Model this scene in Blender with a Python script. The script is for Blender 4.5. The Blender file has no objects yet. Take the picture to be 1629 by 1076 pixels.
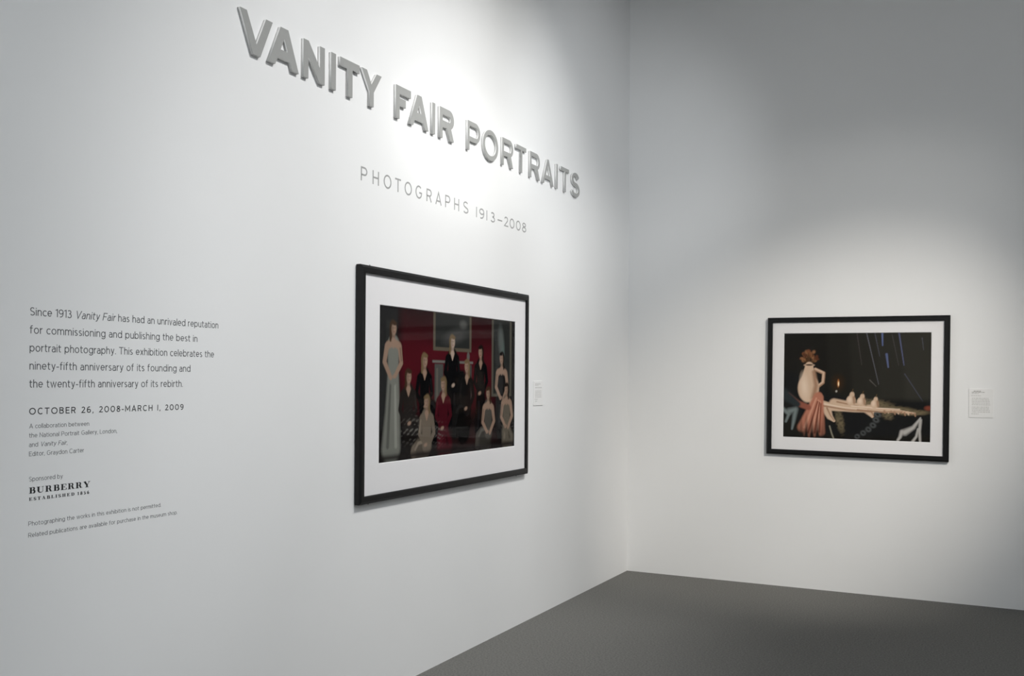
import bpy, bmesh, math, random
import numpy as np
from mathutils import Vector, Matrix

scn = bpy.context.scene
R = math.radians
W, H = 1629, 1076

# ------------------------------------------------------------------ camera
cam_d = bpy.data.cameras.new('camera')
cam = bpy.data.objects.new('camera', cam_d)
scn.collection.objects.link(cam)
scn.camera = cam
F_PX = 1537.99
YAW, PITCH, ROLL = R(26.9044), R(0.33134), R(0.36198)
cam_d.sensor_fit = 'HORIZONTAL'
cam_d.sensor_width = 36.0
cam_d.lens = 36.0 * F_PX / W
cam_d.shift_x = 0.0
cam_d.shift_y = 58.365 / W
cam_d.clip_start = 0.05
fwd = Vector((-math.sin(YAW) * math.cos(PITCH), math.cos(YAW) * math.cos(PITCH), math.sin(PITCH)))
rt0 = Vector((math.cos(YAW), math.sin(YAW), 0))
up0 = rt0.cross(fwd)
rt = math.cos(ROLL) * rt0 + math.sin(ROLL) * up0
up = -math.sin(ROLL) * rt0 + math.cos(ROLL) * up0
m3 = Matrix((rt, up, -fwd)).transposed()
cam.matrix_world = Matrix.Translation((2.6790, -7.3374, 1.52)) @ m3.to_4x4()

# ------------------------------------------------------------------ view, world, lights
vs = scn.view_settings
scn.display_settings.display_device = 'sRGB'
vs.view_transform = 'Standard'
vs.look = 'None'
vs.exposure = 0.07
vs.gamma = 1.0
vs.use_curve_mapping = False

wd = bpy.data.worlds.new('world')
scn.world = wd
wd.use_nodes = True
wd.node_tree.nodes['Background'].inputs[0].default_value = (0.6, 0.7, 0.9, 1)
wd.node_tree.nodes['Background'].inputs[1].default_value = 0.0


def spot(name, loc, aim, power, size, blend, color, radius=0.05):
    d = bpy.data.lights.new(name, 'SPOT')
    d.energy = power
    d.spot_size = R(size)
    d.spot_blend = blend
    d.color = color
    d.shadow_soft_size = radius
    o = bpy.data.objects.new(name, d)
    scn.collection.objects.link(o)
    o.location = loc
    o.rotation_euler = (Vector(aim) - Vector(loc)).to_track_quat('-Z', 'Y').to_euler()
    return o


def area(name, loc, aim, power, sx, sy, color):
    d = bpy.data.lights.new(name, 'AREA')
    d.shape = 'RECTANGLE'
    d.size, d.size_y = sx, sy
    d.energy = power
    d.color = color
    o = bpy.data.objects.new(name, d)
    scn.collection.objects.link(o)
    o.location = loc
    o.rotation_euler = (Vector(aim) - Vector(loc)).to_track_quat('-Z', 'Y').to_euler()
    return o


# track spots, two added title fills and a soft unseen ambient light
LIGHTS = [
    spot('track_spot_title', (2.75, -2.63, 5.05), (0.0, -2.20, 2.14), 293, 59.6, 0.98, (1.0, 0.995, 0.97), 0.035),
    spot('title_fill_narrow', (2.60, -2.30, 5.05), (0.0, -2.35, 2.62), 20, 40.0, 1.0, (1.0, 0.995, 0.97), 0.035),  # added spot that lifts brightness around the middle of the title
    spot('title_fill_spread', (5.40, -2.60, 4.90), (0.0, -2.62, 2.80), 230, 19.0, 1.0, (1.0, 0.995, 0.97), 0.04),  # added beam to brighten the faces of the title letters
    spot('track_spot_wall', (3.32, -4.22, 5.22), (0.0, -3.29, 1.70), 559, 58.0, 0.96, (1.0, 0.995, 0.985), 0.035),
    spot('track_spot_picture', (5.11, -4.75, 4.78), (1.40, 0.0, 1.05), 1120, 27.5, 0.98, (1.0, 0.945, 0.865), 0.05),
    spot('track_spot_text', (4.93, -1.76, 3.59), (0.0, -6.93, 1.11), 195, 44.9, 0.70, (0.97, 0.985, 1.0), 0.06),
    spot('track_spot_corner', (5.16, -1.96, 5.20), (-0.97, 0.0, -0.02), 165, 37.4, 0.56, (1.0, 0.985, 0.955), 0.06),
    spot('track_spot_low', (2.66, -2.79, 3.31), (0.0, -0.81, 3.12), 131, 55.4, 0.98, (0.93, 0.965, 1.0), 0.08),
    area('gallery_ambient', (5.03, -8.01, 5.1), (5.03, -8.01, 0.0), 150, 3.0, 3.0, (0.90, 0.955, 1.0)),  # unseen area light put in for the cool ambient
]


LIGHTS[2].scale = (1.0, 0.50, 1.0)      # added beam flattened into an ellipse along the title


# ------------------------------------------------------------------ materials
def mat(name, color, rough=0.6, spec=0.5, metal=0.0, noise=None, bump=None):
    m = bpy.data.materials.new(name)
    m.use_nodes = True
    nt = m.node_tree
    b = nt.nodes['Principled BSDF']
    b.inputs['Base Color'].default_value = (*color, 1)
    b.inputs['Roughness'].default_value = rough
    b.inputs['Metallic'].default_value = metal
    b.inputs['Specular IOR Level'].default_value = spec
    tc = nt.nodes.new('ShaderNodeTexCoord')
    if noise:
        scale, amt, detail = noise
        n = nt.nodes.new('ShaderNodeTexNoise')
        n.inputs['Scale'].default_value = scale
        n.inputs['Detail'].default_value = detail
        nt.links.new(tc.outputs['Object'], n.inputs['Vector'])
        r = nt.nodes.new('ShaderNodeValToRGB')
        r.color_ramp.elements[0].position = 0.3
        r.color_ramp.elements[1].position = 0.7
        r.color_ramp.elements[0].color = (*[c * (1 - amt) for c in color], 1)
        r.color_ramp.elements[1].color = (*[min(1, c * (1 + amt)) for c in color], 1)
        nt.links.new(n.outputs['Fac'], r.inputs['Fac'])
        nt.links.new(r.outputs['Color'], b.inputs['Base Color'])
    if bump:
        scale, strength, dist = bump
        n = nt.nodes.new('ShaderNodeTexNoise')
        n.inputs['Scale'].default_value = scale
        n.inputs['Detail'].default_value = 4
        nt.links.new(tc.outputs['Object'], n.inputs['Vector'])
        bp = nt.nodes.new('ShaderNodeBump')
        bp.inputs['Strength'].default_value = strength
        bp.inputs['Distance'].default_value = dist
        nt.links.new(n.outputs['Fac'], bp.inputs['Height'])
        nt.links.new(bp.outputs['Normal'], b.inputs['Normal'])
    return m


M_WALL = mat('wall_paint', (0.80, 0.80, 0.795), 0.62, 0.25, noise=(1.3, 0.012, 3), bump=(220, 0.05, 0.001))
M_CEIL = mat('ceiling_paint', (0.42, 0.42, 0.42), 0.9, 0.1)
M_FLOOR = mat('grey_carpet', (0.175, 0.173, 0.163), 0.95, 0.05, noise=(95, 0.24, 5), bump=(260, 0.6, 0.004))
M_FACE = mat('satin_grey_face', (0.335, 0.337, 0.326), 0.5, 0.3, noise=(40, 0.02, 2))
M_SIDE = mat('pale_grey_edge', (0.66, 0.66, 0.65), 0.6, 0.3, noise=(40, 0.02, 2))
M_SUB = mat('grey_vinyl', (0.34, 0.34, 0.335), 0.55, 0.3, noise=(60, 0.02, 2))
M_TXT = mat('dark_grey_vinyl', (0.085, 0.085, 0.09), 0.55, 0.3, noise=(60, 0.03, 2))
M_TXT2 = mat('mid_grey_vinyl', (0.12, 0.12, 0.125), 0.55, 0.3, noise=(60, 0.03, 2))
M_BLK = mat('black_vinyl', (0.02, 0.02, 0.021), 0.55, 0.3, noise=(60, 0.05, 2))
M_FRAME = mat('black_frame_lacquer', (0.0035, 0.0035, 0.0037), 0.42, 0.30, noise=(30, 0.15, 3))
M_MAT = mat('white_mat_board', (0.77, 0.758, 0.762), 0.9, 0.1, noise=(90, 0.01, 2))
M_BACK = mat('backing_board', (0.30, 0.26, 0.2), 0.9, 0.1, noise=(30, 0.1, 3))
M_CLIP = mat('grey_metal_clip', (0.30, 0.30, 0.30), 0.5, 0.4, 0.2, noise=(60, 0.1, 2))
M_CARD = mat('label_card', (0.80, 0.795, 0.785), 0.7, 0.2, noise=(60, 0.01, 2))
M_INK = mat('label_ink', (0.60, 0.595, 0.58), 0.8, 0.1, noise=(60, 0.03, 2))
M_INKD = mat('label_ink_bold', (0.46, 0.455, 0.44), 0.8, 0.1, noise=(60, 0.03, 2))


def print_mat(name, gloss):
    m = bpy.data.materials.new(name)
    m.use_nodes = True
    nt = m.node_tree
    b = nt.nodes['Principled BSDF']
    a = nt.nodes.new('ShaderNodeAttribute')
    a.attribute_name = 'ink'
    nt.links.new(a.outputs['Color'], b.inputs['Base Color'])
    b.inputs['Roughness'].default_value = 0.5
    b.inputs['Specular IOR Level'].default_value = 0.0
    b.inputs['Coat Weight'].default_value = 1.0          # coat carries the reflection of the glass in front
    b.inputs['Coat IOR'].default_value = gloss
    b.inputs['Coat Roughness'].default_value = 0.02
    return m


def glass_mat(name):
    """museum glazing: anti-reflective, so all but a trace of the light goes straight through"""
    m = bpy.data.materials.new(name)
    m.use_nodes = True
    nt = m.node_tree
    nt.nodes.remove(nt.nodes['Principled BSDF'])
    t = nt.nodes.new('ShaderNodeBsdfTransparent')
    t.inputs['Color'].default_value = (0.99, 0.99, 0.99, 1)
    nt.links.new(t.outputs[0], nt.nodes['Material Output'].inputs[0])
    return m


M_GLASS = glass_mat('museum_glazing')


# ------------------------------------------------------------------ helpers
def link_mesh(name, verts, faces, m, parent=None, smooth=False):
    me = bpy.data.meshes.new(name)
    me.from_pydata(verts, [], faces)
    me.update()
    o = bpy.data.objects.new(name, me)
    scn.collection.objects.link(o)
    for mm in (m if isinstance(m, list) else [m]):
        me.materials.append(mm)
    if parent:
        o.parent = parent
    return o


def box_vf(x0, x1, y0, y1, z0, z1):
    v = [(x0, y0, z0), (x1, y0, z0), (x1, y1, z0), (x0, y1, z0), (x0, y0, z1), (x1, y0, z1), (x1, y1, z1), (x0, y1, z1)]
    f = [(0, 3, 2, 1), (4, 5, 6, 7), (0, 1, 5, 4), (1, 2, 6, 5), (2, 3, 7, 6), (3, 0, 4, 7)]
    return v, f


def box(name, x0, x1, y0, y1, z0, z1, m, parent=None, bevel=0.0):
    o = link_mesh(name, *box_vf(x0, x1, y0, y1, z0, z1), m, parent)
    if bevel:
        bm = bmesh.new()
        bm.from_mesh(o.data)
        bmesh.ops.bevel(bm, geom=bm.edges[:], offset=bevel, segments=2, affect='EDGES', profile=0.5)
        bm.to_mesh(o.data)
        bm.free()
    return o


def tag(o, label, cat, group=None):
    o['label'] = label
    o['category'] = cat
    if group:
        o['group'] = group
    return o


def thing(name, loc, label, cat, group=None):
    o = bpy.data.objects.new(name, None)
    o.empty_display_size = 0.05
    scn.collection.objects.link(o)
    o.location = loc
    return tag(o, label, cat, group)


# ------------------------------------------------------------------ room shell
def struct(name, *a):
    o = box(name, *a)
    o['kind'] = 'structure'
    return o


RX, RY, RZ = 6.6, -9.6, 5.3
struct('wall_left', -0.12, 0.0, RY, 0.12, -0.02, RZ, M_WALL)
struct('wall_back', 0.0, RX, 0.0, 0.12, -0.02, RZ, M_WALL)
struct('wall_right', RX, RX + 0.12, RY, 0.12, -0.02, RZ, M_WALL)
struct('wall_front', -0.12, RX + 0.12, RY - 0.12, RY, -0.02, RZ, M_WALL)
struct('floor', -0.12, RX + 0.12, RY - 0.12, 0.12, -0.14, 0.0, M_FLOOR)
struct('ceiling', -0.12, RX + 0.12, RY - 0.12, 0.12, RZ, RZ + 0.12, M_CEIL)

# ------------------------------------------------------------------ stroke lettering
PI = math.pi


def arc(cx, cy, rx, ry, a0, a1, n=14):
    return [(cx + rx * math.cos(R(a0 + (a1 - a0) * i / n)), cy + ry * math.sin(R(a0 + (a1 - a0) * i / n))) for i in range(n + 1)]


def ell(cx, cy, rx, ry, n=28):
    p = [(cx + rx * math.cos(2 * PI * i / n), cy + ry * math.sin(2 * PI * i / n)) for i in range(n)]
    return ('closed', p)


def make_font(s):
    """centre-line glyphs, cap height 1, x-height .72, ink box starting at x = 0"""
    h = s / 2
    X, C, B = 0.72 - h, 1 - h, h
    g = {}

    def bowl(w, cx=None):
        return ell(w / 2 if cx is None else cx, 0.36, w / 2 - h, 0.37 - h)

    def arch(x0, x1, low=0.0):
        c = (x0 + x1) / 2
        return [(x0, 0.36)] + arc(c, 0.42, (x1 - x0) / 2, X - 0.42 + 0.01, 180, 0) + [(x1, low)]

    g['o'] = (.60, [bowl(.60)])
    g['c'] = (.50, [arc(.30, .36, .30 - h, .37 - h, 48, 312, 20)])
    g['e'] = (.57, [[(h, .37), (.57 - h, .37)] + arc(.285, .37, .285 - h, .36 - h, 0, 318, 22)])
    g['b'] = (.60, [[(h, 0), (h, 1.0)], bowl(.60)])
    g['p'] = (.60, [[(h, -.22), (h, .72)], bowl(.60)])
    g['d'] = (.60, [[(.60 - h, 0), (.60 - h, 1.0)], bowl(.60)])
    g['g'] = (.60, [[(.60 - h, .72), (.60 - h, 0.0)] + arc(.30, 0.0, .30 - h, .21, 0, -150, 12), bowl(.60)])
    g['a'] = (.50, [arc(.24, .42, .26 - h, .30 - h, 140, 0, 10)[0:] + [(.50 - h, 0)],
                    [(.50 - h, .42), (.24, .42)] + arc(.22, .225, .22 - h, .22 - h + .025, 90, 270, 10) + [(.30, .04), (.50 - h, .16)]])
    g['n'] = (.52, [[(h, 0), (h, .72)], arch(h, .52 - h)])
    g['h'] = (.52, [[(h, 0), (h, 1.0)], arch(h, .52 - h)])
    g['m'] = (.86, [[(h, 0), (h, .72)], arch(h, .43), arch(.43, .86 - h)])
    g['u'] = (.52, [[(.52 - h, .72), (.52 - h, 0)], [(h, .72)] + [(x, .72 - y) for x, y in arch(h, .52 - h)[1:-1]] + [(.52 - h, .36)]])
    g['r'] = (.31, [[(h, 0), (h, .72)], [(h, .34)] + arc(.30, .40, .30 - h, X - .40, 180, 88, 8)])
    g['i'] = (s, [[(h, 0), (h, .72)], [(h, .86), (h, .86 + s * 1.1)]])
    g['l'] = (s, [[(h, 0), (h, 1.0)]])
    g['t'] = (.36, [[(.13, .92), (.13, .20)] + arc(.28, .20, .15, .20 - h, 180, 290, 8), [(0, .72 - h), (.35, .72 - h)]])
    g['f'] = (.36, [[(.13, 0), (.13, .80)] + arc(.28, .80, .15, .21 - h, 180, 72, 8), [(0, .72 - h), (.33, .72 - h)]])
    g['v'] = (.52, [[(h, .72), (.26, .03), (.52 - h, .72)]])
    g['w'] = (.82, [[(h, .72), (.235, .03), (.41, .70), (.585, .03), (.82 - h, .72)]])
    g['x'] = (.50, [[(h, 0), (.50 - h, .72)], [(h, .72), (.50 - h, 0)]])
    g['y'] = (.52, [[(h, .72), (.275, .06)], [(.52 - h, .72), (.27, .02), (.20, -.13)] + arc(.10, -.09, .10, .09, -20, -110, 5)])
    g['k'] = (.48, [[(h, 0), (h, 1.0)], [(.46 - h, .72), (h, .28)], [(.18, .42), (.48 - h, 0)]])
    g['s'] = (.43, [arc(.215, .53, .205 - h, .185 - h, 38, 255, 10) + arc(.215, .185, .215 - h, .19 - h, 78, -145, 10)])
    g['.'] = (s * 1.1, [[(h, 0), (h, s * 1.2)]])
    g[','] = (s * 1.2, [[(h * 1.3, s * 1.1), (h * 1.2, .02), (h * .5, -.13)]])
    g['-'] = (.32, [[(0, .36), (.32, .36)]])
    g['–'] = (.62, [[(0, .40), (.62, .40)]])
    # capitals
    g['S'] = (.60, [arc(.30, .735, .275 - h, .27 - h, 32, 258, 14) + arc(.30, .265, .30 - h, .27 - h, 80, -148, 14)])
    g['V'] = (.74, [[(h, 1.0), (.37, .03), (.74 - h, 1.0)]])
    g['F'] = (.54, [[(h, 0), (h, C), (.54, C)], [(h, .50), (.48, .50)]])
    g['E'] = (.58, [[(.57, C), (h, C), (h, B), (.58, B)], [(h, .51), (.52, .51)]])
    g['L'] = (.54, [[(h, 1.0), (h, B), (.54, B)]])
    g['T'] = (.66, [[(0, C), (.66, C)], [(.33, C), (.33, 0)]])
    g['A'] = (.78, [[(h, 0), (.39, .97), (.78 - h, 0)], [(.15, .29), (.63, .29)]])
    g['N'] = (.70, [[(h, 0), (h, .96), (.70 - h, .04), (.70 - h, 1.0)]])
    g['H'] = (.70, [[(h, 0), (h, 1.0)], [(.70 - h, 0), (.70 - h, 1.0)], [(h, .51), (.70 - h, .51)]])
    g['P'] = (.64, [[(h, 0), (h, C), (.36, C)] + arc(.36, .69, .28 - h, C - .69, 90, -90, 12) + [(h, 1.38 - C)]])
    g['R'] = (.66, [[(h, 0), (h, C), (.37, C)] + arc(.37, .70, .28 - h, C - .70, 90, -90, 12) + [(h, 1.40 - C)], [(.38, .44), (.66 - h, 0)]])
    g['B'] = (.66, [[(h, B), (h, C), (.36, C)] + arc(.36, .75, .26 - h, C - .75, 90, -90, 10) + [(h, 1.5 - C)],
                    [(.36, .52)] + arc(.37, .285, .29 - h, .285 - h, 90, -90, 10) + [(h, B)]])
    g['G'] = (.80, [arc(.41, .50, .41 - h, .51 - h, 48, 325, 22) + [(.80 - h, .46), (.46, .46)]])
    g['C'] = (.74, [arc(.41, .50, .41 - h, .51 - h, 48, 312, 22)])
    g['O'] = (.92, [ell(.46, .50, .46 - h, .51 - h)])
    g['M'] = (.84, [[(h, 0), (h, .96), (.42, .26), (.84 - h, .96), (.84 - h, 0)]])
    # digits
    g['1'] = (.28, [[(0, .84), (.28 - h, .96), (.28 - h, 0)]])
    g['0'] = (.74, [ell(.37, .50, .37 - h, .51 - h)])
    g['2'] = (.58, [arc(.28, .70, .27 - h, .30 - h, 160, -42, 12) + [(h, B), (.58, B)]])
    g['3'] = (.58, [arc(.27, .75, .25 - h, .25 - h, 150, -80, 12) + arc(.28, .28, .30 - h, .29 - h, 85, -150, 14)])
    g['6'] = (.62, [ell(.31, .31, .31 - h, .31 - h), [(h, .33)] + arc(.36, .50, .36 - h, .50 - h, 185, 70, 10)])
    g['9'] = (.62, [ell(.31, .69, .31 - h, .31 - h), [(.62 - h, .67)] + arc(.26, .50, .36 - h, .50 - h, 5, -110, 10)])
    g['8'] = (.60, [ell(.30, .76, .26 - h, .24 - h), ell(.30, .275, .30 - h, .28 - h)])
    return g


def ribbon(mesh, pts, w, t0, t1, place, closed=False):
    """one stroke of width w as a thin solid strip; place(u, v, t) maps into the world"""
    V, Fc = mesh
    P = [Vector(p).to_2d() for p in pts]
    Q = [P[0]]
    for p in P[1:]:
        if (p - Q[-1]).length > 1e-6:
            Q.append(p)
    P = Q
    n = len(P)
    base = len(V)
    for i in range(n):
        if closed:
            d0, d1 = (P[i] - P[i - 1]).normalized(), (P[(i + 1) % n] - P[i]).normalized()
        else:
            d0 = (P[i] - P[i - 1]).normalized() if i else (P[1] - P[0]).normalized()
            d1 = (P[i + 1] - P[i]).normalized() if i < n - 1 else d0
        t = d0 + d1
        t = t.normalized() if t.length > 1e-4 else d1
        nr = Vector((-t.y, t.x))
        c = max(0.42, nr.dot(Vector((-d1.y, d1.x))))
        k = w / 2 / c
        for sgn in (1, -1):
            q = P[i] + nr * (k * sgn)
            V.append(place(q.x, q.y, t0))
            V.append(place(q.x, q.y, t1))
    for i in range(n if closed else n - 1):
        a, b = base + 4 * i, base + 4 * ((i + 1) % n)
        Fc.append((a + 1, a + 3, b + 3, b + 1))
        Fc.append((a, a + 1, b + 1, b))
        Fc.append((a + 3, a + 2, b + 2, b + 3))
    if not closed:
        for a in (base, base + 4 * (n - 1)):
            Fc.append((a, a + 2, a + 3, a + 1))


SP = 0.36          # word space


def layout(text, s, gap, sp=SP):
    """list of (char, x, slant) with total width, in cap heights"""
    f = make_font(s)
    x = 0.0
    out = []
    for i, ch in enumerate(text):
        if ch == ' ':
            x += sp
            continue
        w, st = f[ch]
        out.append((i, ch, x, st))
        x += w + gap
    return out, x - gap


def text_line(text, y0, y1, z0, cap, s, gap, m, parent, italic=(), name='text_line', sp=SP):
    """a line of lettering on the left wall from y0 to y1, baseline z0, cap height cap"""
    lay, tot = layout(text, s, gap, sp)
    sx = (y1 - y0) / tot
    px, py, pz = parent.location
    line = bpy.data.objects.new(name, None)
    line.empty_display_size = 0.02
    scn.collection.objects.link(line)
    line.parent = parent
    line.location = (0.0, y0 - py, z0 - pz)
    words_ = {}
    for i, ch, x, st in lay:
        V, Fc = words_.setdefault(text[:i].count(' '), ([], []))
        sl = 0.2 if any(a <= i < b for a, b in italic) else 0.0
        for j, sgm in enumerate(st):
            closed = isinstance(sgm, tuple)
            pts = sgm[1] if closed else sgm
            q = [((px_ + sl * py_ + x) * sx, py_ * cap) for px_, py_ in pts]
            ribbon((V, Fc), q, s * cap, 0.0, 0.0005 + 0.00003 * j, lambda u, v, t: (t, u, v), closed)
    for V, Fc in words_.values():
        link_mesh('word', V, Fc, m, line)
    return line


# ------------------------------------------------------------------ wall title: raised letters
HC = 0.1635


def base_z(y):
    return 2.8125 - 0.0020 * (y + 4.4)


def poly_extrude(name, loops, depth0, depth1, origin, m, parent=None):
    """filled outline (first loop outer, others holes) lying on the left wall, from x=depth0 to depth1"""
    cu = bpy.data.curves.new(name, 'CURVE')
    cu.dimensions = '2D'
    cu.fill_mode = 'BOTH'
    cu.extrude = (depth1 - depth0) / 2
    for lp in loops:
        sp = cu.splines.new('POLY')
        sp.points.add(len(lp) - 1)
        for q, (u, v) in zip(sp.points, lp):
            q.co = (u - origin[1], v, 0, 1)
        sp.use_cyclic_u = True
    tmp = bpy.data.objects.new(name, cu)
    scn.collection.objects.link(tmp)
    dg = bpy.context.evaluated_depsgraph_get()
    me = bpy.data.meshes.new_from_object(tmp.evaluated_get(dg))
    bpy.data.objects.remove(tmp)
    bpy.data.curves.remove(cu)
    # curve plane (u, v, n) -> world (n, u, v)
    mid = (depth0 + depth1) / 2
    for v in me.vertices:
        u, w, n = v.co
        v.co = (n + mid, u, w)
    bm = bmesh.new()
    bm.from_mesh(me)
    bmesh.ops.remove_doubles(bm, verts=bm.verts[:], dist=1e-6)
    bmesh.ops.recalc_face_normals(bm, faces=bm.faces[:])
    bm.to_mesh(me)
    bm.free()
    me.materials.clear()
    me.materials.append(m)
    me.name = name
    o = bpy.data.objects.new(name, me)
    scn.collection.objects.link(o)
    if parent:
        o.parent = parent
    return o


def L_V():
    return [[(-4.459, HC), (-4.384, 0), (-4.340, 0), (-4.268, HC), (-4.307, HC), (-4.362, .043), (-4.420, HC)]]


def L_A(a0, a1, f0, f1, f2, f3, cb, ct, ca):
    ax = (a0 + a1) / 2 + .001
    # inner leg lines run from the feet to the counter apex
    def li(v): return f1 + (ax - f1) * v / ca
    def ri(v): return f2 + (ax - f2) * v / ca
    return [[(f0, 0), (a0, HC), (a1, HC), (f3, 0), (f2, 0), (ri(cb), cb), (li(cb), cb), (f1, 0)],
            [(li(ct), ct), (ri(ct), ct), (ax, ca)]]


def L_N():
    return [[(-4.072, 0), (-4.072, HC), (-4.038, HC), (-3.960, .066), (-3.960, HC), (-3.927, HC), (-3.927, 0), (-3.963, 0), (-4.039, .095), (-4.039, 0)]]


def L_I(a, b):
    return [[(a, 0), (a, HC), (b, HC), (b, 0)]]


def L_T(a, b, s0, s1, bar):
    return [[(a, HC), (b, HC), (b, HC - bar), (s1, HC - bar), (s1, 0), (s0, 0), (s0, HC - bar), (a, HC - bar)]]


def L_Y():
    return [[(-3.652, HC), (-3.611, HC), (-3.573, .103), (-3.531, HC), (-3.491, HC), (-3.555, .069), (-3.555, 0), (-3.588, 0), (-3.588, .069)]]


def L_F():
    return [[(-3.367, 0), (-3.367, HC), (-3.232, HC), (-3.232, .125), (-3.334, .125), (-3.334, .104), (-3.279, .104), (-3.279, .065), (-3.334, .065), (-3.334, 0)]]


def bowl_out(x0, x1, vb):
    r = (HC - vb) / 2
    rx = min(r, (x1 - x0) * .55)
    return arc(x1 - rx, vb + r, rx, r, 90, -90, 20)


def bowl_in(st, x1, vb, bar, vs_):
    r = (HC - vb) / 2
    ri = r - bar
    rx = max(ri * .85, .008)
    return [[(st, vb + bar), (st, HC - bar)] + arc(x1 - vs_ - rx, vb + r, rx, ri, 90, -90, 14)]


def L_P(x0, st, x1, vb, bar, vs_):
    return [[(x0, 0), (x0, HC)] + bowl_out(x0, x1, vb) + [(st, vb), (st, 0)]] + bowl_in(st, x1, vb, bar, vs_)


def L_R(x0, st, x1, vb, bar, vs_, l0, f0, f1, j):
    bo = bowl_out(x0, x1, vb)
    bo = [q for q in bo if q[1] > vb + .004 or q[0] > j]
    return [[(x0, 0), (x0, HC)] + bo + [(j, vb + .003), (f1, 0), (f0, 0), (l0, vb), (st, vb), (st, 0)]] + bowl_in(st, x1, vb, bar, vs_)


def L_O(cx, cv, rx, ry, ix, iy):
    n = 48
    return [[(cx + a * math.cos(2 * PI * i / n), cv + b * math.sin(2 * PI * i / n)) for i in range(n)] for a, b in ((rx, ry), (ix, iy))]


def L_S(x0, x1, t, b, w):
    wd_ = x1 - x0
    cx = (x0 + x1) / 2
    h = w / 2
    mid = b + (t - b) * .52
    rt_, rb = (t - mid) / 2 + h * .5, (mid - b) / 2 + h * .5
    c = arc(cx, t - rt_, wd_ * .46 - h, rt_ - h, 22, 262, 22) + arc(cx, b + rb, wd_ * .5 - h, rb - h, 80, -162, 24)
    P = [Vector(q) for q in c]
    lf, rg = [], []
    for i in range(len(P)):
        d = (P[min(i + 1, len(P) - 1)] - P[max(i - 1, 0)]).normalized()
        n = Vector((-d.y, d.x))
        lf.append(tuple(P[i] + n * h))
        rg.append(tuple(P[i] - n * h))
    return [lf + rg[::-1]]


TITLE = [
    ('V', L_V(), 'raised grey letter V that starts the large wall title'),
    ('A', L_A(-4.219, -4.171, -4.292, -4.251, -4.146, -4.102, .031, .070, .122), 'raised grey letter A between the V and N of the wall title'),
    ('N', L_N(), 'raised grey letter N, the only N in the wall title'),
    ('I', L_I(-3.881, -3.847), 'raised grey letter I right after the N of the wall title'),
    ('T', L_T(-3.816, -3.669, -3.757, -3.723, .038), 'raised grey letter T just before the Y of the wall title'),
    ('Y', L_Y(), 'raised grey letter Y that ends the first title word'),
    ('F', L_F(), 'raised grey letter F that starts the second title word'),
    ('A', L_A(-3.172, -3.132, -3.244, -3.209, -3.098, -3.063, .031, .072, .116), 'raised grey letter A right after the F of the wall title'),
    ('I', L_I(-3.027, -2.998), 'raised grey letter I in the short middle word of the wall title'),
    ('R', L_R(-2.951, -2.921, -2.803, .060, .036, .034, -2.878, -2.843, -2.802, -2.832), 'raised grey letter R that ends the short middle title word'),
    ('P', L_P(-2.652, -2.630, -2.506, .052, .026, .021), 'raised grey letter P that starts the last title word'),
    ('O', L_O(-2.379, .0795, .093, .0885, .0705, .061), 'raised grey round letter O of the wall title'),
    ('R', L_R(-2.233, -2.213, -2.090, .060, .026, .021, -2.155, -2.118, -2.091, -2.118), 'raised grey letter R right after the O of the wall title'),
    ('T', L_T(-2.047, -1.910, -1.985, -1.964, .025), 'raised grey letter T between the two letters R of the last title word'),
    ('R', L_R(-1.853, -1.833, -1.709, .060, .026, .021, -1.775, -1.735, -1.707, -1.738), 'raised grey letter R just before the last A of the wall title'),
    ('A', L_A(-1.593, -1.572, -1.667, -1.643, -1.517, -1.493, .034, .058, .128), 'raised grey letter A of the last title word'),
    ('I', L_I(-1.449, -1.428), 'raised grey thin letter I of the last title word'),
    ('T', L_T(-1.376, -1.239, -1.314, -1.292, .025), 'raised grey letter T just before the final S of the wall title'),
    ('S', L_S(-1.194, -1.051, .166, -.004, .026), 'raised grey letter S that ends the wall title'),
]
DEPTH = 0.0150
for ch, loops, lab in TITLE:
    yc = sum(q[0] for q in loops[0]) / len(loops[0])
    zb = base_z(yc)
    o = poly_extrude('title_letter', loops, 0.0, DEPTH - 0.001, (0, yc), M_SIDE)
    o.location = (0.0003, yc, zb)
    tag(o, lab, 'letter', 'raised letters of the wall title')
    fc = poly_extrude('letter_face', loops, DEPTH - 0.001, DEPTH, (0, yc), M_FACE, o)
    fc['label'] = 'satin grey front face'

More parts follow.
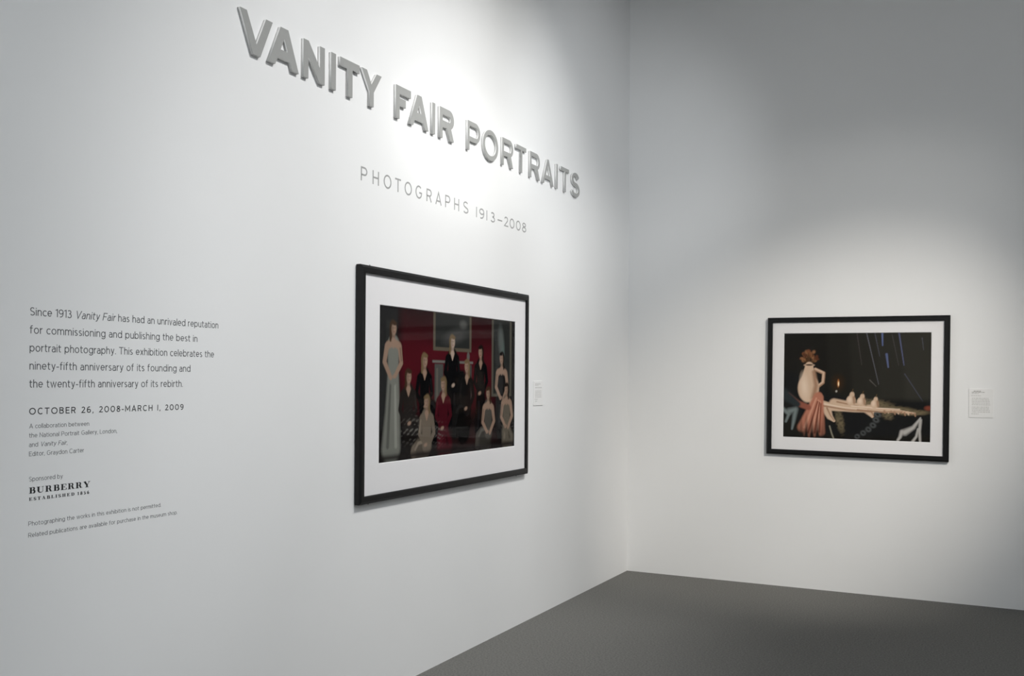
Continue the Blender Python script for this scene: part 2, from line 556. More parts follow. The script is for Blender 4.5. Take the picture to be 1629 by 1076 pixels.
# ------------------------------------------------------------------ subtitle in thin vinyl capitals
sub = thing('subtitle_lettering', (0, -3.635, 2.449), 'thin grey flat subtitle line with years, under the raised title', 'lettering')
SUBS = [('P', -3.634, -3.581), ('H', -3.539, -3.486), ('O', -3.446, -3.380), ('T', -3.347, -3.296), ('O', -3.262, -3.196), ('G', -3.161, -3.099),
        ('R', -3.056, -3.003), ('A', -2.967, -2.903), ('P', -2.867, -2.812), ('H', -2.771, -2.716), ('S', -2.674, -2.611),
        ('|', -2.522, -2.514), ('9', -2.487, -2.426), ('|', -2.398, -2.390), ('3', -2.350, -2.293), ('–', -2.260, -2.201),
        ('2', -2.176, -2.122), ('0', -2.103, -2.038), ('0', -2.017, -1.952), ('8', -1.933, -1.873)]
SF = make_font(0.115)
SF['|'] = (0.115, [[(0.0575, 0), (0.0575, 1.0)]])
for ch, a, b in SUBS:
    w, st = SF[ch]
    dig = ch in '|93208–'
    zb, cap = (2.4495, .0590) if dig else (2.4515, .0665)
    if ch == '–':
        zb, cap = 2.4505, .059
    sx = (b - a) / w if ch != '|' else .066
    V, Fc = [], []
    lx, ly, lz = sub.location
    for j, sg in enumerate(st):
        closed = isinstance(sg, tuple)
        pts = sg[1] if closed else sg
        ribbon((V, Fc), [(u * sx, v * cap) for u, v in pts], 0.0080, 0.0, 0.0005 + 0.00003 * j,
               lambda u, v, t: (t, a + u - ly, zb + v - lz), closed)
    link_mesh('letter', V, Fc, M_SUB, sub)

# ------------------------------------------------------------------ wall text blocks
X0 = -5.350
intro = thing('introduction_text', (0, X0, 1.487), 'five-line paragraph of dark grey vinyl text, topmost block on the left wall', 'wall text')
for k, (tx, y1, it) in enumerate([
        ('Since 1913 Vanity Fair has had an unrivaled reputation', -4.5462, [(11, 22)]),
        ('for commissioning and publishing the best in', -4.6535, []),
        ('portrait photography. This exhibition celebrates the', -4.5681, []),
        ('ninety-fifth anniversary of its founding and', -4.6871, []),
        ('the twenty-fifth anniversary of its rebirth.', -4.7236, [])]):
    text_line(tx, X0, y1, 1.7114 - .0559 * k, .0252, .098, .125, M_TXT, intro, it)

date = thing('date_text', (0, X0, 1.404), 'single line of widely spaced dark capitals giving the exhibition dates', 'wall text')
text_line('OCTOBER 26, 2008-MARCH I, 2009'.replace('I', 'l'), X0, -4.7195, 1.4044, .0205, .135, .25, M_BLK, date, sp=.62)

collab = thing('credit_text', (0, X0, 1.2756), 'four short lines of small grey text below the date line', 'wall text')
for k, (tx, y1, it) in enumerate([
        ('A collaboration between', -5.1297, []),
        ('the National Portrait Gallery, London,', -5.0167, []),
        ('and Vanity Fair,', -5.2122, [(4, 15)]),
        ('Editor, Graydon Carter', -5.1488, [])]):
    text_line(tx, X0 + .001, y1, 1.3618 - .0287 * k, .0142, .092, .125, M_TXT2, collab, it)

spons = thing('sponsor_text', (0, X0, 1.1975), 'small grey two-word line just above the black serif logo', 'wall text')
text_line('Sponsored by', X0 + .002, -5.2281, 1.1978, .0142, .092, .125, M_TXT2, spons)

notice = thing('notice_text', (0, X0, 1.0245), 'two long lines of small grey text, lowest block on the left wall', 'wall text')
text_line('Photographing the works in this exhibition is not permitted.', X0 + .001, -4.8217, 1.0602, .0138, .092, .125, M_TXT2, notice)
text_line('Related publications are available for purchase in the museum shop.', X0 + .001, -4.7446, 1.0247, .0138, .092, .125, M_TXT2, notice)


# serif logo: thick stems, hairline serifs
def serif_font():
    T, h = .27, .055

    def stem(x, w=T, y0=0.0, y1=1.0):
        return (w, [(x + w / 2, y0), (x + w / 2, y1)])

    def serif(x0, x1, y):
        return (h, [(x0, y), (x1, y)])
    lo, hi = h / 2, 1 - h / 2
    g = {}

    def thickbowl(cx, cy, rx, ry, w, a0=90, a1=-90):
        """swelling bowl: a crescent made of short strips thick at the middle"""
        pts = arc(cx, cy, rx, ry, a0, a1, 12)
        out = []
        for i in range(12):
            am = R(a0 + (a1 - a0) * (i + .5) / 12)
            ww = h + (w - h) * abs(math.cos(am)) ** 1.3
            e = 0.12
            p, q = Vector(pts[i]), Vector(pts[i + 1])
            d = (q - p) * e
            out.append((ww, [tuple(p - d), tuple(q + d)]))
        return out
    g['B'] = (.86, [stem(.10), serif(0, .5, lo), serif(0, .5, hi), (h, [(.3, .52), (.5, .52)])] + thickbowl(.47, .76, .22, .215, .22) + thickbowl(.50, .27, .24, .245, .25))
    g['U'] = (1.0, [stem(.10, T, .25, 1.0), serif(0, .46, hi), serif(.66, 1.0, hi), (h, [(.83, 1.0), (.83, .3)] + arc(.535, .28, .295, .255, 0, -100, 10)),
                    (.16, arc(.50, .27, .26, .21, 180, 250, 6)), (.10, arc(.51, .27, .27, .22, 245, 290, 5))])
    g['R'] = (.98, [stem(.10), serif(0, .46, lo), serif(0, .5, hi), (h, [(.3, .5), (.5, .5)])] + thickbowl(.48, .74, .22, .235, .23) +
              [(.22, [(.60, .48), (.76, .06)]), (h, [(.70, .03), (.98, .05)])])
    g['E'] = (.86, [stem(.10), serif(0, .80, lo), serif(0, .78, hi), (h, [(.3, .51), (.55, .51)]), (.07, [(.57, .34), (.57, .68)]), (.09, [(.76, .99), (.76, .72)]), (.09, [(.80, .01), (.80, .32)])])
    g['Y'] = (1.02, [stem(.40, T, 0, .45), serif(.28, .80, lo), serif(0, .42, hi), serif(.70, 1.02, hi), (.25, [(.18, .99), (.53, .42)]), (h, [(.60, .42), (.88, .98)])])
    g['S'] = (.70, [(.10, arc(.36, .73, .25, .24, 30, 150, 8)), (.20, arc(.36, .73, .25, .24, 140, 215, 6) + [(.50, .40)] + arc(.38, .27, .24, .22, 30, -40, 6)), (.10, arc(.36, .27, .27, .24, -30, -150, 8)), (.08, [(.62, .98), (.62, .70)]), (.08, [(.09, .02), (.09, .32)])])
    g['T'] = (.84, [stem(.285), serif(.16, .68, lo), serif(0, .84, hi), (.09, [(.045, .99), (.045, .70)]), (.09, [(.795, .99), (.795, .70)])])
    g['A'] = (.96, [(.25, [(.42, .98), (.76, .02)]), (h, [(.44, .95), (.14, .02)]), (h, [(.22, .30), (.62, .30)]), serif(0, .32, lo), serif(.56, .96, lo)])
    g['L'] = (.80, [stem(.10), serif(0, .74, lo), serif(0, .46, hi), (.09, [(.75, .01), (.75, .34)])])
    g['I'] = (.48, [stem(.105), serif(0, .48, lo), serif(0, .48, hi)])
    g['H'] = (1.0, [stem(.10), stem(.63), serif(0, .44, lo), serif(0, .44, hi), serif(.54, 1.0, lo), serif(.54, 1.0, hi), (h, [(.3, .5), (.7, .5)])])
    g['D'] = (.92, [stem(.10), serif(0, .5, lo), serif(0, .5, hi)] + thickbowl(.46, .5, .33, .475, .26))
    g['1'] = (.46, [stem(.12, .24), serif(0, .48, lo), (h, [(.0, .86), (.2, .97)])])
    g['8'] = (.66, [(.17, [*ell(.33, .74, .20, .19)[1], (.53, .74)]), (.19, [*ell(.33, .27, .24, .20)[1], (.57, .27)])])
    g['5'] = (.62, [(.10, [(.56, .94), (.12, .94), (.12, .55)]), (.2, arc(.28, .31, .24, .24, 110, -130, 12))])
    g['6'] = (.66, [(.19, [*ell(.33, .30, .22, .22)[1], (.55, .30)]), (.16, [(.10, .30)] + arc(.46, .40, .36, .54, 180, 85, 8))])
    return g


logo = thing('sponsor_logo', (0, X0, 1.138), 'black two-line serif logo below the small sponsor line', 'logo')
SG = serif_font()


def serif_line(text, y0, y1, z0, cap, gap):
    x = 0
    lay = []
    nw = 0
    for ch in text:
        if ch == ' ':
            x += .55
            nw += 1
            continue
        lay.append((nw, x, SG[ch][1]))
        x += SG[ch][0] + gap
    sc = (y1 - y0) / (x - gap)
    lx, ly, lz = logo.location
    line = bpy.data.objects.new('text_line', None)
    line.empty_display_size = 0.02
    scn.collection.objects.link(line)
    line.parent = logo
    line.location = (0.0, y0 - ly, z0 - lz)
    words_ = {}
    for k, x, st in lay:
        V, Fc = words_.setdefault(k, ([], []))
        for j, (w, pts) in enumerate(st):
            ribbon((V, Fc), [((u + x) * sc / cap, v) for u, v in pts], w * (sc / cap * .75 + .25), 0.0, 0.0004 + 0.00001 * j,
                   lambda u, v, t: (t, u * cap, v * cap))
    for V, Fc in words_.values():
        link_mesh('word', V, Fc, M_BLK, line)


serif_line('BURBERRY', -5.3475, -5.1236, 1.1600, .0188, .16)
serif_line('ESTABLISHED 1856', -5.3475, -5.1270, 1.1378, .0100, .36)


# ------------------------------------------------------------------ framed pictures
def frame_mesh(w, h, mw, prof):
    """mitred moulding; prof lists (inset from the outer edge, distance from the wall)"""
    V, Fc = [], []
    n = len(prof)
    for sx, sz in ((-1, -1), (1, -1), (1, 1), (-1, 1)):
        for i, d in prof:
            V.append((sx * (w / 2 - i), -d, sz * (h / 2 - i)))
    for c in range(4):
        for k in range(n):
            a, b = c * n + k, c * n + (k + 1) % n
            e, f = ((c + 1) % 4) * n + k, ((c + 1) % 4) * n + (k + 1) % n
            Fc.append((a, e, f, b))
    return V, Fc


def ring_mesh(w, h, iw, ih, ix, iz, d_face, d_back, lip):
    """mat board: outer w x h, bevelled window iw x ih centred on (ix, iz)"""
    V, Fc = [], []
    rings = [(w / 2, h / 2, 0, 0, d_back), (w / 2, h / 2, 0, 0, d_face), (iw / 2 + lip, ih / 2 + lip, ix, iz, d_face), (iw / 2, ih / 2, ix, iz, d_back)]
    for a, b, cx, cz, d in rings:
        for sx, sz in ((-1, -1), (1, -1), (1, 1), (-1, 1)):
            V.append((cx + sx * a, -d, cz + sz * b))
    for r in range(4):
        q = (r + 1) % 4
        for c in range(4):
            Fc.append((r * 4 + c, r * 4 + (c + 1) % 4, q * 4 + (c + 1) % 4, q * 4 + c))
    return V, Fc


def print_mesh(name, iw, ih, ix, iz, d, img, m, parent):
    """the printed sheet: a fine grid whose ink colours come from img(u, v)"""
    nx, nz = int(iw * 260), int(ih * 260)
    us = np.linspace(0, 1, nx + 1)
    vs_ = np.linspace(0, 1, nz + 1)
    U, Vv = np.meshgrid(us, vs_)
    col = np.ones((U.size, 4), np.float32)
    col[:, :3] = img(U, Vv, iw / ih).reshape(-1, 3)
    verts = [(ix + (u - .5) * iw, -d, iz + (v - .5) * ih) for v in vs_ for u in us]
    st = nx + 1
    faces = [(j * st + i, j * st + i + 1, (j + 1) * st + i + 1, (j + 1) * st + i) for j in range(nz) for i in range(nx)]
    o = link_mesh(name, verts, faces, m, parent)
    at = o.data.color_attributes.new('ink', 'FLOAT_COLOR', 'POINT')
    at.data.foreach_set('color', col.ravel())
    return o


class Paint:
    def __init__(self, U, V, asp):
        self.U, self.V, self.asp = U, V, asp
        self.c = np.zeros(U.shape + (3,))

    def lay(self, mask, col):
        m = np.clip(mask, 0, 1)[..., None]
        self.c = self.c * (1 - m) + np.array(col) * m

    def soft(self, d, s=.006):
        return np.clip(.5 - d / s, 0, 1)

    def ellipse(self, cx, cy, rx, ry, col, ang=0, s=.25, a=1.0):
        du, dv = (self.U - cx) * self.asp, self.V - cy
        ca, sa = math.cos(R(ang)), math.sin(R(ang))
        x, y = (du * ca + dv * sa) / rx, (-du * sa + dv * ca) / ry
        r = np.sqrt(x * x + y * y)
        self.lay(a * np.clip((1 - r) / s + .5, 0, 1), col)

    def rect(self, u0, u1, v0, v1, col, s=.004, a=1.0):
        U, V = self.U, self.V
        m = np.clip((U - u0) * self.asp / s, 0, 1) * np.clip((u1 - U) * self.asp / s, 0, 1) * np.clip((V - v0) / s, 0, 1) * np.clip((v1 - V) / s, 0, 1)
        self.lay(m * a, col)

    def band(self, pts, w0, w1, col, s=.35, a=1.0):
        """tapering brush stroke along pts (picture units: u*asp, v)"""
        best = np.full(self.U.shape, 9.0)
        n = len(pts) - 1
        X, Y = self.U * self.asp, self.V
        for i in range(n):
            ax, ay, bx, by = pts[i][0] * self.asp, pts[i][1], pts[i + 1][0] * self.asp, pts[i + 1][1]
            dx, dy = bx - ax, by - ay
            t = np.clip(((X - ax) * dx + (Y - ay) * dy) / (dx * dx + dy * dy + 1e-12), 0, 1)
            w = w0 + (w1 - w0) * (i + t) / n
            best = np.minimum(best, np.hypot(X - ax - t * dx, Y - ay - t * dy) / w)
        self.lay(a * np.clip((1 - best) / s + .5, 0, 1), col)


def grain(U, V, f, seed):
    rs = np.random.RandomState(seed)
    out = np.zeros(U.shape)
    for k in range(7):
        a, b, p = rs.uniform(-f, f), rs.uniform(-f, f), rs.uniform(0, 6.28)
        out += np.sin(a * U * 6 + b * V * 6 + p)
    return out / 7


SKIN = (.25, .165, .12)


def person(P, u, head, low, dress, hair, turn=1, skin=SKIN, seated=False, bare=False, k=1.0):
    """a plain anonymous clothed sitter, turned left (-1) or right (1)"""
    A = P.asp
    hh = .044 * k                      # half the head height
    def X(d):
        return u + turn * d * k / A
    sh = head - .098 * k               # shoulder line
    dl = tuple(min(1, c * 1.5 + .003) for c in dress)
    dd = tuple(c * .55 for c in dress)
    sk2 = tuple(c * .62 for c in skin)
    hip = sh - .215 * k
    if seated:
        P.band([(X(.0), hip), (X(.10), hip - .01), (X(.155), hip - .03), (X(.17), low)], .068 * k, .040 * k, dress, .3)
        P.band([(X(.02), hip), (X(.05), low + .02)], .075 * k, .10 * k, dd, .4)
        P.band([(X(.03), hip + .03), (X(.11), hip + .02), (X(.15), hip - .02)], .014 * k, .010 * k, dl, .9)
    else:
        P.band([(X(0), hip + .02), (X(-.005), (hip + low) / 2), (X(-.02), low + .01)], .062 * k, .105 * k, dress, .3)
        P.band([(X(.02), hip), (X(.035), low + .02)], .010 * k, .016 * k, dl, .9)
        P.band([(X(-.03), hip - .03), (X(-.06), low + .02)], .010 * k, .016 * k, dd, .9)
    # trunk
    P.band([(X(0), sh - .01), (X(0), sh - .11), (X(0), hip)], .066 * k, .056 * k, dress, .25)
    P.band([(X(-.062), sh - .012), (X(0), sh + .006), (X(.062), sh - .012)], .026 * k, .026 * k, skin if bare else dress, .5)
    # far arm, near arm folded into the lap
    arm = skin if bare else dress
    P.band([(X(-.074), sh - .02), (X(-.100), sh - .12), (X(-.03), hip - .005)], .024 * k, .017 * k, arm, .4)
    P.band([(X(.072), sh - .02), (X(.092), sh - .125), (X(.02), hip + .005)], .023 * k, .016 * k, arm, .4)
    P.band([(X(.078), sh - .03), (X(.094), sh - .11)], .007 * k, .006 * k, sk2 if bare else dl, .9)
    P.ellipse(X(.012), hip + .004, .022 * k, .013 * k, skin, 15, .7)
    # hair, neck, open collar, face
    P.ellipse(X(-.008), head + .004, hh * .86, hh * 1.16, hair, 0, .3)
    P.band([(X(-.024), head - .01), (X(-.032), head - .075 * k)], .018 * k, .014 * k, hair, .6)
    P.band([(X(0), head - .03), (X(0), sh + .012)], .016 * k, .020 * k, sk2, .5)
    P.band([(X(0), sh + .012), (X(0), sh - .03)], .026 * k, .006 * k, skin, .5)
    P.ellipse(X(.005), head - .004, hh * .62, hh * .92, skin, -6 * turn, .45)
    P.ellipse(X(-.010), head - .008, hh * .22, hh * .70, sk2, 0, 1.2, .7)
    P.ellipse(X(.008), head + .034 * k, hh * .70, hh * .34, hair, -8 * turn, .6)
    for e in (-.006, .016):
        P.ellipse(X(e), head + .003, .006 * k, .0035 * k, tuple(c * .35 for c in skin), 0, .9, .9)
    P.ellipse(X(.006), head - .024 * k, .007 * k, .003 * k, (skin[0] * .6, skin[1] * .3, skin[2] * .3), 0, .9, .9)


def art_group(U, V, asp):
    """stand-in group portrait in a dark red room"""
    P = Paint(U, V, asp)
    P.c[:] = (.006, .005, .005)
    g = grain(U, V, 6, 3)
    red = np.clip((U - .10) / .05, 0, 1) * np.clip((.84 - U) / .04, 0, 1) * np.clip((V - .22) / .10, 0, 1)
    gl = np.exp(-((V - .62) / .30) ** 2) * (.85 + .25 * g)
    P.c += red[..., None] * gl[..., None] * np.array((.064, .0015, .006))
    P.c += (np.exp(-((V - .10) / .08) ** 2) * np.exp(-((U - .62) / .22) ** 2) * (.6 + .4 * g))[..., None] * np.array((.030, .007, .007))
    # dark panelling left, tall mirror right, framed picture and mantel in the middle
    P.rect(0, .115, .20, 1, (.014, .014, .014), .02)
    P.rect(.035, .09, .35, .92, (.022, .023, .022), .02)
    P.rect(.79, .97, .40, 1, (.075, .070, .055), .006)
    P.rect(.805, .955, .42, 1, (.020, .021, .020), .01)
    P.ellipse(.875, .82, .045, .12, (.075, .085, .080), 8, .9)
    P.ellipse(.885, .64, .030, .15, (.070, .105, .095), -4, .9)
    P.rect(.34, .625, .73, 1, (.085, .072, .052), .006)
    P.rect(.355, .610, .755, 1, (.020, .021, .020), .006)
    P.ellipse(.50, .84, .16, .05, (.045, .045, .043), 12, .9)
    P.ellipse(.56, .93, .05, .03, (.075, .075, .070), 0, .9)
    P.rect(.335, .640, .645, .668, (.125, .120, .108), .006)
    P.rect(.35, .415, .34, .645, (.060, .060, .055), .01)
    P.rect(.575, .630, .34, .645, (.050, .050, .046), .01)
    P.rect(.415, .575, .30, .61, (.006, .006, .006), .02)
    P.ellipse(.60, .70, .020, .035, (.10, .095, .085), 0, .4)
    blk, gr = (.004, .004, .0045), (.007, .0065, .0065)
    bl, br, dk = (.125, .085, .045), (.040, .022, .013), (.010, .007, .006)
    pale, silver = (.150, .152, .132), (.060, .054, .046)
    # back row standing, middle row on chairs, front row on the floor
    P.band([(.37, .60), (.37, .33)], .012, .012, (.10, .09, .075), .6)
    person(P, .085, .86, .08, pale, br, 1, bare=True)
    person(P, .480, .80, .28, blk, bl, 1, skin=(.33, .25, .20))
    person(P, .700, .74, .16, blk, dk, -1)
    person(P, .880, .70, .14, gr, dk, -1, bare=True)
    person(P, .285, .66, .12, blk, bl, 1, seated=True)
    person(P, .590, .63, .14, gr, bl, -1, seated=True)
    person(P, .180, .55, .08, (.016, .013, .012), br, 1, seated=True)
    sp_ = np.clip(grain(U, V, 38, 7) * 4 - .6, 0, 1) * np.exp(-((U - .21) / .07) ** 2 - ((V - .20) / .08) ** 2)
    P.lay(sp_ * .7, (.15, .14, .12))
    person(P, .415, .50, .06, (.048, .005, .009), bl, -1)
    person(P, .765, .43, .05, silver, br, -1, bare=True, seated=True, k=.95)
    person(P, .925, .46, .06, (.10, .085, .065), dk, -1, bare=True, k=.95)
    person(P, .300, .38, .04, (.130, .105, .080), bl, -1, seated=True, k=.95)
    P.rect(0, 1, 0, .055, (.010, .007, .007), .03)
    sp_ = np.clip(grain(U, V, 45, 9) * 4 - .4, 0, 1)
    P.lay(sp_ * np.exp(-((U - .385) / .035) ** 2 - ((V - .15) / .07) ** 2) * .6, (.14, .13, .115))
    P.lay(sp_ * np.exp(-((U - .93) / .035) ** 2 - ((V - .18) / .08) ** 2) * .6, (.14, .12, .09))
    # vignette of the print itself
    P.c *= (1 - .35 * np.clip((.08 - V) / .08, 0, 1))[..., None]
    return np.clip(P.c, 0, 1)


def art_drape(U, V, asp):
    """stand-in still life: pale cloths thrown over a dark couch beside a candle"""
    P = Paint(U, V, asp)
    P.c[:] = (.011, .010, .008)
    for k_, (u_, t_) in enumerate(((.28, .0045), (.44, .0055), (.62, .0045), (.79, .0055))):      # curtain-like steps, lighter rightward: the glazing's reflection put into the ink
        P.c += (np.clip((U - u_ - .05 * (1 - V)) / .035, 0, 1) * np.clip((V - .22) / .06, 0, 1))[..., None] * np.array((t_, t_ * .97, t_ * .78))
    # curtain glints
    for a, b, col, w in (((.575, 1), (.66, .52), (.12, .12, .14), .004), ((.51, 1), (.545, .70), (.06, .05, .05), .004), ((.63, 1), (.665, .78), (.07, .07, .09), .004),
                         ((.68, 1), (.683, .88), (.11, .14, .28), .008), ((.71, .80), (.722, .68), (.10, .12, .22), .010), ((.79, 1), (.825, .70), (.10, .11, .20), .006),
                         ((.745, .98), (.79, .70), (.06, .055, .055), .004), ((.83, .62), (.95, .37), (.07, .075, .10), .004), ((.60, .56), (.645, .50), (.12, .11, .10), .004),
                         ((.94, .95), (.95, .84), (.08, .085, .10), .004)):
        P.band([a, b], w, w * .6, col, .9)
    # couch
    P.band([(.0, .42), (.10, .38), (.25, .24), (.55, .20), (1.0, .22)], .22, .16, (.010, .010, .010), .3)
    # rough gold cloth lying on the couch
    gg = grain(U, V, 30, 12)
    for cu_, cv_, ru, rv, an in ((.62, .335, .22, .060, -4), (.80, .285, .24, .045, -6), (.90, .265, .16, .030, 4), (.72, .24, .07, .05, -30), (.40, .17, .045, .15, 12)):
        du, dv = (U - cu_) * asp, V - cv_
        ca_, sa_ = math.cos(R(an)), math.sin(R(an))
        rr_ = np.sqrt(((du * ca_ + dv * sa_) / ru) ** 2 + ((-du * sa_ + dv * ca_) / rv) ** 2) + .30 * gg
        P.lay(np.clip((1 - rr_) * 2.2, 0, 1) * np.clip(.75 + .8 * gg, .15, 1), (.150, .118, .068))
    # a tall cream jug with dried flowers, and cream linen laid along the couch
    cream, shade, lite = (.58, .41, .29), (.34, .20, .125), (.72, .56, .43)
    rf = random.Random(4)
    for k_ in range(34):
        a_, l_ = R(rf.uniform(20, 160)), rf.uniform(.55, 1.0)
        e_ = (.183 + .062 * math.cos(a_) * l_, .705 + .135 * math.sin(a_) * l_)
        P.band([(.182 + .012 * math.cos(a_), .70), e_], .003, .003, (.07, .035, .015), .9)
        P.ellipse(e_[0], e_[1], rf.uniform(.010, .018), rf.uniform(.010, .020), rf.choice(((.17, .065, .028), (.09, .032, .016), (.24, .11, .05))), rf.uniform(0, 90), 1.0)
    P.band([(.225, .655), (.285, .62), (.280, .53), (.245, .49)], .016, .014, shade, .5)
    P.band([(.225, .660), (.283, .625), (.278, .535), (.245, .50)], .009, .008, cream, .6)
    P.ellipse(.178, .475, .098, .135, cream, 0, .12)
    P.band([(.178, .56), (.182, .69)], .066, .036, cream, .2)
    P.ellipse(.182, .695, .048, .014, cream, 0, .4)
    P.ellipse(.182, .697, .036, .008, (.06, .035, .02), 0, .6)
    P.ellipse(.150, .49, .030, .095, lite, 6, 1.6)
    P.band([(.215, .63), (.232, .50), (.215, .38)], .016, .022, shade, 1.3)
    P.band([(.22, .34), (.34, .30), (.50, .285), (.66, .28), (.80, .275), (.90, .262)], .042, .006, cream, .3)
    for k_ in range(10):
        P.band([(.70 + .022 * k_, .275 - .002 * k_), (.705 + .022 * k_, .252 - .002 * k_ + .008 * (k_ % 3))], .009, .005, (shade, cream, shade)[k_ % 3], 1.1)
    P.band([(.36, .335), (.46, .325), (.56, .31)], .045, .020, cream, .4)
    P.band([(.30, .30), (.33, .21), (.36, .17)], .045, .012, cream, .4)
    P.band([(.60, .28), (.62, .22)], .05, .012, cream, .4)
    for q0, q1, q2, c_ in (((.26, .335), (.42, .30), (.58, .285), lite), ((.28, .31), (.44, .278), (.62, .262), shade), ((.38, .35), (.48, .325), (.60, .30), shade),
                           ((.48, .315), (.64, .30), (.80, .295), lite), ((.52, .28), (.68, .265), (.82, .272), shade), ((.31, .29), (.335, .22), (.36, .175), shade), ((.61, .27), (.622, .245), (.63, .22), shade)):
        P.band([q0, q1, q2], .007, .004, c_, .9)
    # three pale pears on the linen
    for pu, pv, sc_ in ((.475, .365, 1.0), (.545, .355, .92), (.635, .335, .85)):
        P.ellipse(pu, pv, .042 * sc_, .046 * sc_, cream, 0, .2)
        P.ellipse(pu + .006, pv + .050 * sc_, .022 * sc_, .034 * sc_, cream, -8, .3)
        P.ellipse(pu - .009, pv + .008, .016 * sc_, .026 * sc_, lite, 0, 1.4)
        P.band([(pu + .018, pv + .03 * sc_), (pu + .022, pv - .02 * sc_)], .010, .010, shade, 1.4)
        P.band([(pu + .008, pv + .08 * sc_), (pu + .013, pv + .108 * sc_)], .003, .003, (.12, .07, .03), .9)
    # coral cloth hanging at the left
    co, cd, cl = (.42, .165, .105), (.20, .060, .036), (.56, .27, .18)
    for a, b, w0, w1, c in (((.24, .40), (.14, .10), .03, .045, co), ((.25, .41), (.185, .04), .03, .045, co), ((.255, .40), (.225, .05), .03, .04, co), ((.265, .39), (.27, .06), .025, .035, co), ((.20, .30), (.13, .12), .02, .02, co)):
        P.band([a, b], w0, w1, c, .6)
    for a, b, w0, w1, c in (((.235, .38), (.155, .10), .008, .012, cl), ((.25, .36), (.205, .06), .008, .012, cl), ((.262, .35), (.245, .08), .007, .010, cl), ((.245, .35), (.18, .05), .006, .009, cd), ((.258, .34), (.226, .05), .006, .009, cd), ((.268, .33), (.26, .06), .005, .008, cd)):
        P.band([a, b], w0, w1, c, .9)
    P.band([(.03, .40), (.10, .33), (.18, .29)], .030, .025, (.26, .085, .055), .6)
    P.lay(np.clip((.20 - V + .05 * np.sin(U * 160)) / .20, 0, 1) * np.clip(1.6 - np.abs(U - .2) / .085, 0, 1), (.014, .011, .009))
    # white and dark satin folds
    P.band([(.0, .42), (.06, .36), (.10, .32)], .05, .03, (.022, .028, .030), .7)
    for pts, w0, w1 in (([(.0, .27), (.04, .22), (.02, .15)], .010, .006), ([(.045, .25), (.09, .27), (.075, .15), (.065, .08)], .016, .005)):
        P.band(pts, w0 * 1.6, w1 * 1.6, (.16, .19, .185), 1.4)
    for pts, w0, w1 in (([(.935, .22), (.89, .13), (.835, .085)], .005, .020), ([(.935, .20), (.93, .10), (.935, .0)], .010, .007), ([(.92, .12), (.91, .05), (.885, .0)], .006, .009), ([(.815, .09), (.805, .04), (.79, .01)], .012, .008)):
        P.band(pts, w0 * 1.25, w1 * 1.25, (.42, .40, .375), 1.2)
    P.band([(.33, .12), (.345, .05), (.36, 0)], .006, .006, (.25, .23, .17), .9)
    for k, (u, v) in enumerate(((.655, .24), (.645, .19), (.625, .14), (.595, .10), (.56, .065), (.52, .03))):
        P.ellipse(u, v, .030 - .002 * k, .022, (.085, .090, .090), -30, .9)
        P.ellipse(u, v, .014, .010, (.015, .015, .015), -30, .8)
    # candle
    P.ellipse(.385, .53, .045, .060, (.035, .018, .008), 0, 1.5)
    P.ellipse(.387, .525, .009, .032, (.50, .18, .05), 0, .9)
    P.ellipse(.388, .520, .005, .020, (.95, .80, .50), 0, .8)
    P.ellipse(.374, .450, .008, .010, (.45, .42, .36), 0, .8)
    P.ellipse(.985, .31, .03, .02, (.20, .05, .03), 0, 1)
    return np.clip(P.c, 0, 1)


PROF = [(0, .005), (0, .028), (.012, .036), (.033, .036), (.037, .033), (.037, .0245), (.030, .0245), (.030, .005)]


def framed_picture(name, w, h, iw, ih, ix, iz, img, loc, rot, label, print_label, clips, gloss):
    t = thing(name, loc, label, 'framed picture', 'framed photographs on the gallery walls')
    t.rotation_euler = rot
    link_mesh('frame', *frame_mesh(w, h, .037, PROF), M_FRAME, t)
    link_mesh('mat_board', *ring_mesh(w - .060, h - .060, iw, ih, ix, iz, .0220, .0185, .003), M_MAT, t)
    pm = print_mat('print_ink', gloss)
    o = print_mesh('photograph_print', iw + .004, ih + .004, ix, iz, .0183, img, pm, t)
    o['label'] = print_label
    box('backing_board', -w / 2 + .031, w / 2 - .031, -.0175, -.0110, -h / 2 + .031, h / 2 - .031, M_BACK, t)
    box('glass_pane', -w / 2 + .032, w / 2 - .032, -.0243, -.0226, -h / 2 + .032, h / 2 - .032, M_GLASS, t)
    for sx in ((-1, 1) if clips else ()):
        for sz in (-1, 1):
            cx = sx * (w / 2 - .11)
            z0, z1 = sorted((sz * (h / 2 - .012), sz * (h / 2 + .009)))
            box('mounting_clip', cx - .004, cx + .004, -.0048, -.0012, z0, z1, M_CLIP, t, .001)
    return t


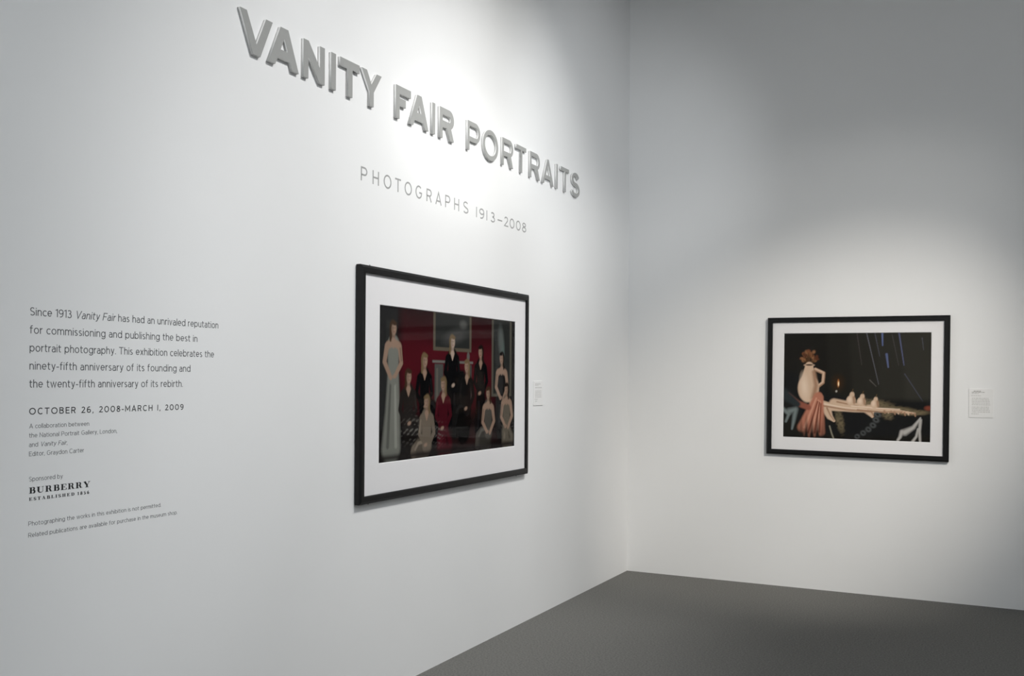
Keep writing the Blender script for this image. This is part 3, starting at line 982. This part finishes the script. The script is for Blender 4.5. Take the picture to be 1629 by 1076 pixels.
# left wall: its picture faces +x; local x runs along +y, local -y points to the room
framed_picture('framed_picture', 1.782, 1.118, 1.440, .757, 0.000, .002, art_group, (0.0005, -2.780, 1.4955), (0, 0, R(90)),
               'large black-framed photograph of a dark red room on the left wall', 'dark red and black group photograph', True, 1.12)
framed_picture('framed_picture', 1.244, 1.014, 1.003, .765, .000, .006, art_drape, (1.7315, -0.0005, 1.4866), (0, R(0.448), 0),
               'smaller black-framed photograph with pale shapes on black, alone on the back wall', 'dark still life photograph with cream jug and coral cloth', False, 1.25)


# ------------------------------------------------------------------ label cards
def label_card(loc, rotz, w, h, rows, label):
    t = thing('label_card', loc, label, 'label', 'printed label cards beside the pictures')
    t.rotation_euler = (0, 0, rotz)
    box('card', -w / 2, w / 2, -.004, -.0004, -h / 2, h / 2, M_CARD, t, .0006)
    rnd = random.Random(5)
    for v, x0, x1, th, dark in rows:
        V, Fc = [], []
        x = x0
        while x < x1 - .01:
            ln = rnd.uniform(.035, .12)
            e = min(x1, x + ln)
            bv, bf = box_vf(-w / 2 + x * w, -w / 2 + e * w, -.0043, -.0039, h / 2 - (v + th) * h, h / 2 - v * h)
            o = len(V)
            V += bv
            Fc += [tuple(i + o for i in f) for f in bf]
            x = e + .018
        link_mesh('text_line', V, Fc, M_INKD if dark else M_INK, t)
    return t


ROWS_R = [(.065, .20, .50, .035, 1), (.105, .12, .66, .030, 1), (.150, .12, .40, .030, 0), (.225, .10, .50, .028, 0)]
ROWS_R += [(.315 + .056 * k, .13, .84 - .03 * (k == 0) + .01 * k, .030, 0) for k in range(5)]
ROWS_R += [(.620 + .056 * k, .13, .84 + .01 * k, .030, 0) for k in range(4)] + [(.855, .10, .40, .030, 0)]
ROWS_L = [(.10, .15, .75, .035, 0), (.155, .15, .50, .03, 0), (.25, .15, .88, .04, 0)] + [(.39 + .063 * k, .15, .82, .03, 0) for k in range(5)] + [(.73, .10, .42, .03, 0), (.81, .15, .38, .03, 0)]
label_card((0.0, -1.687, 1.437), R(90), .141, .157, ROWS_L, 'small pale printed card to the right of the dark red picture')
label_card((2.548, 0.0, 1.383), 0, .150, .197, ROWS_R, 'small pale printed card on the back wall beside the smaller picture')
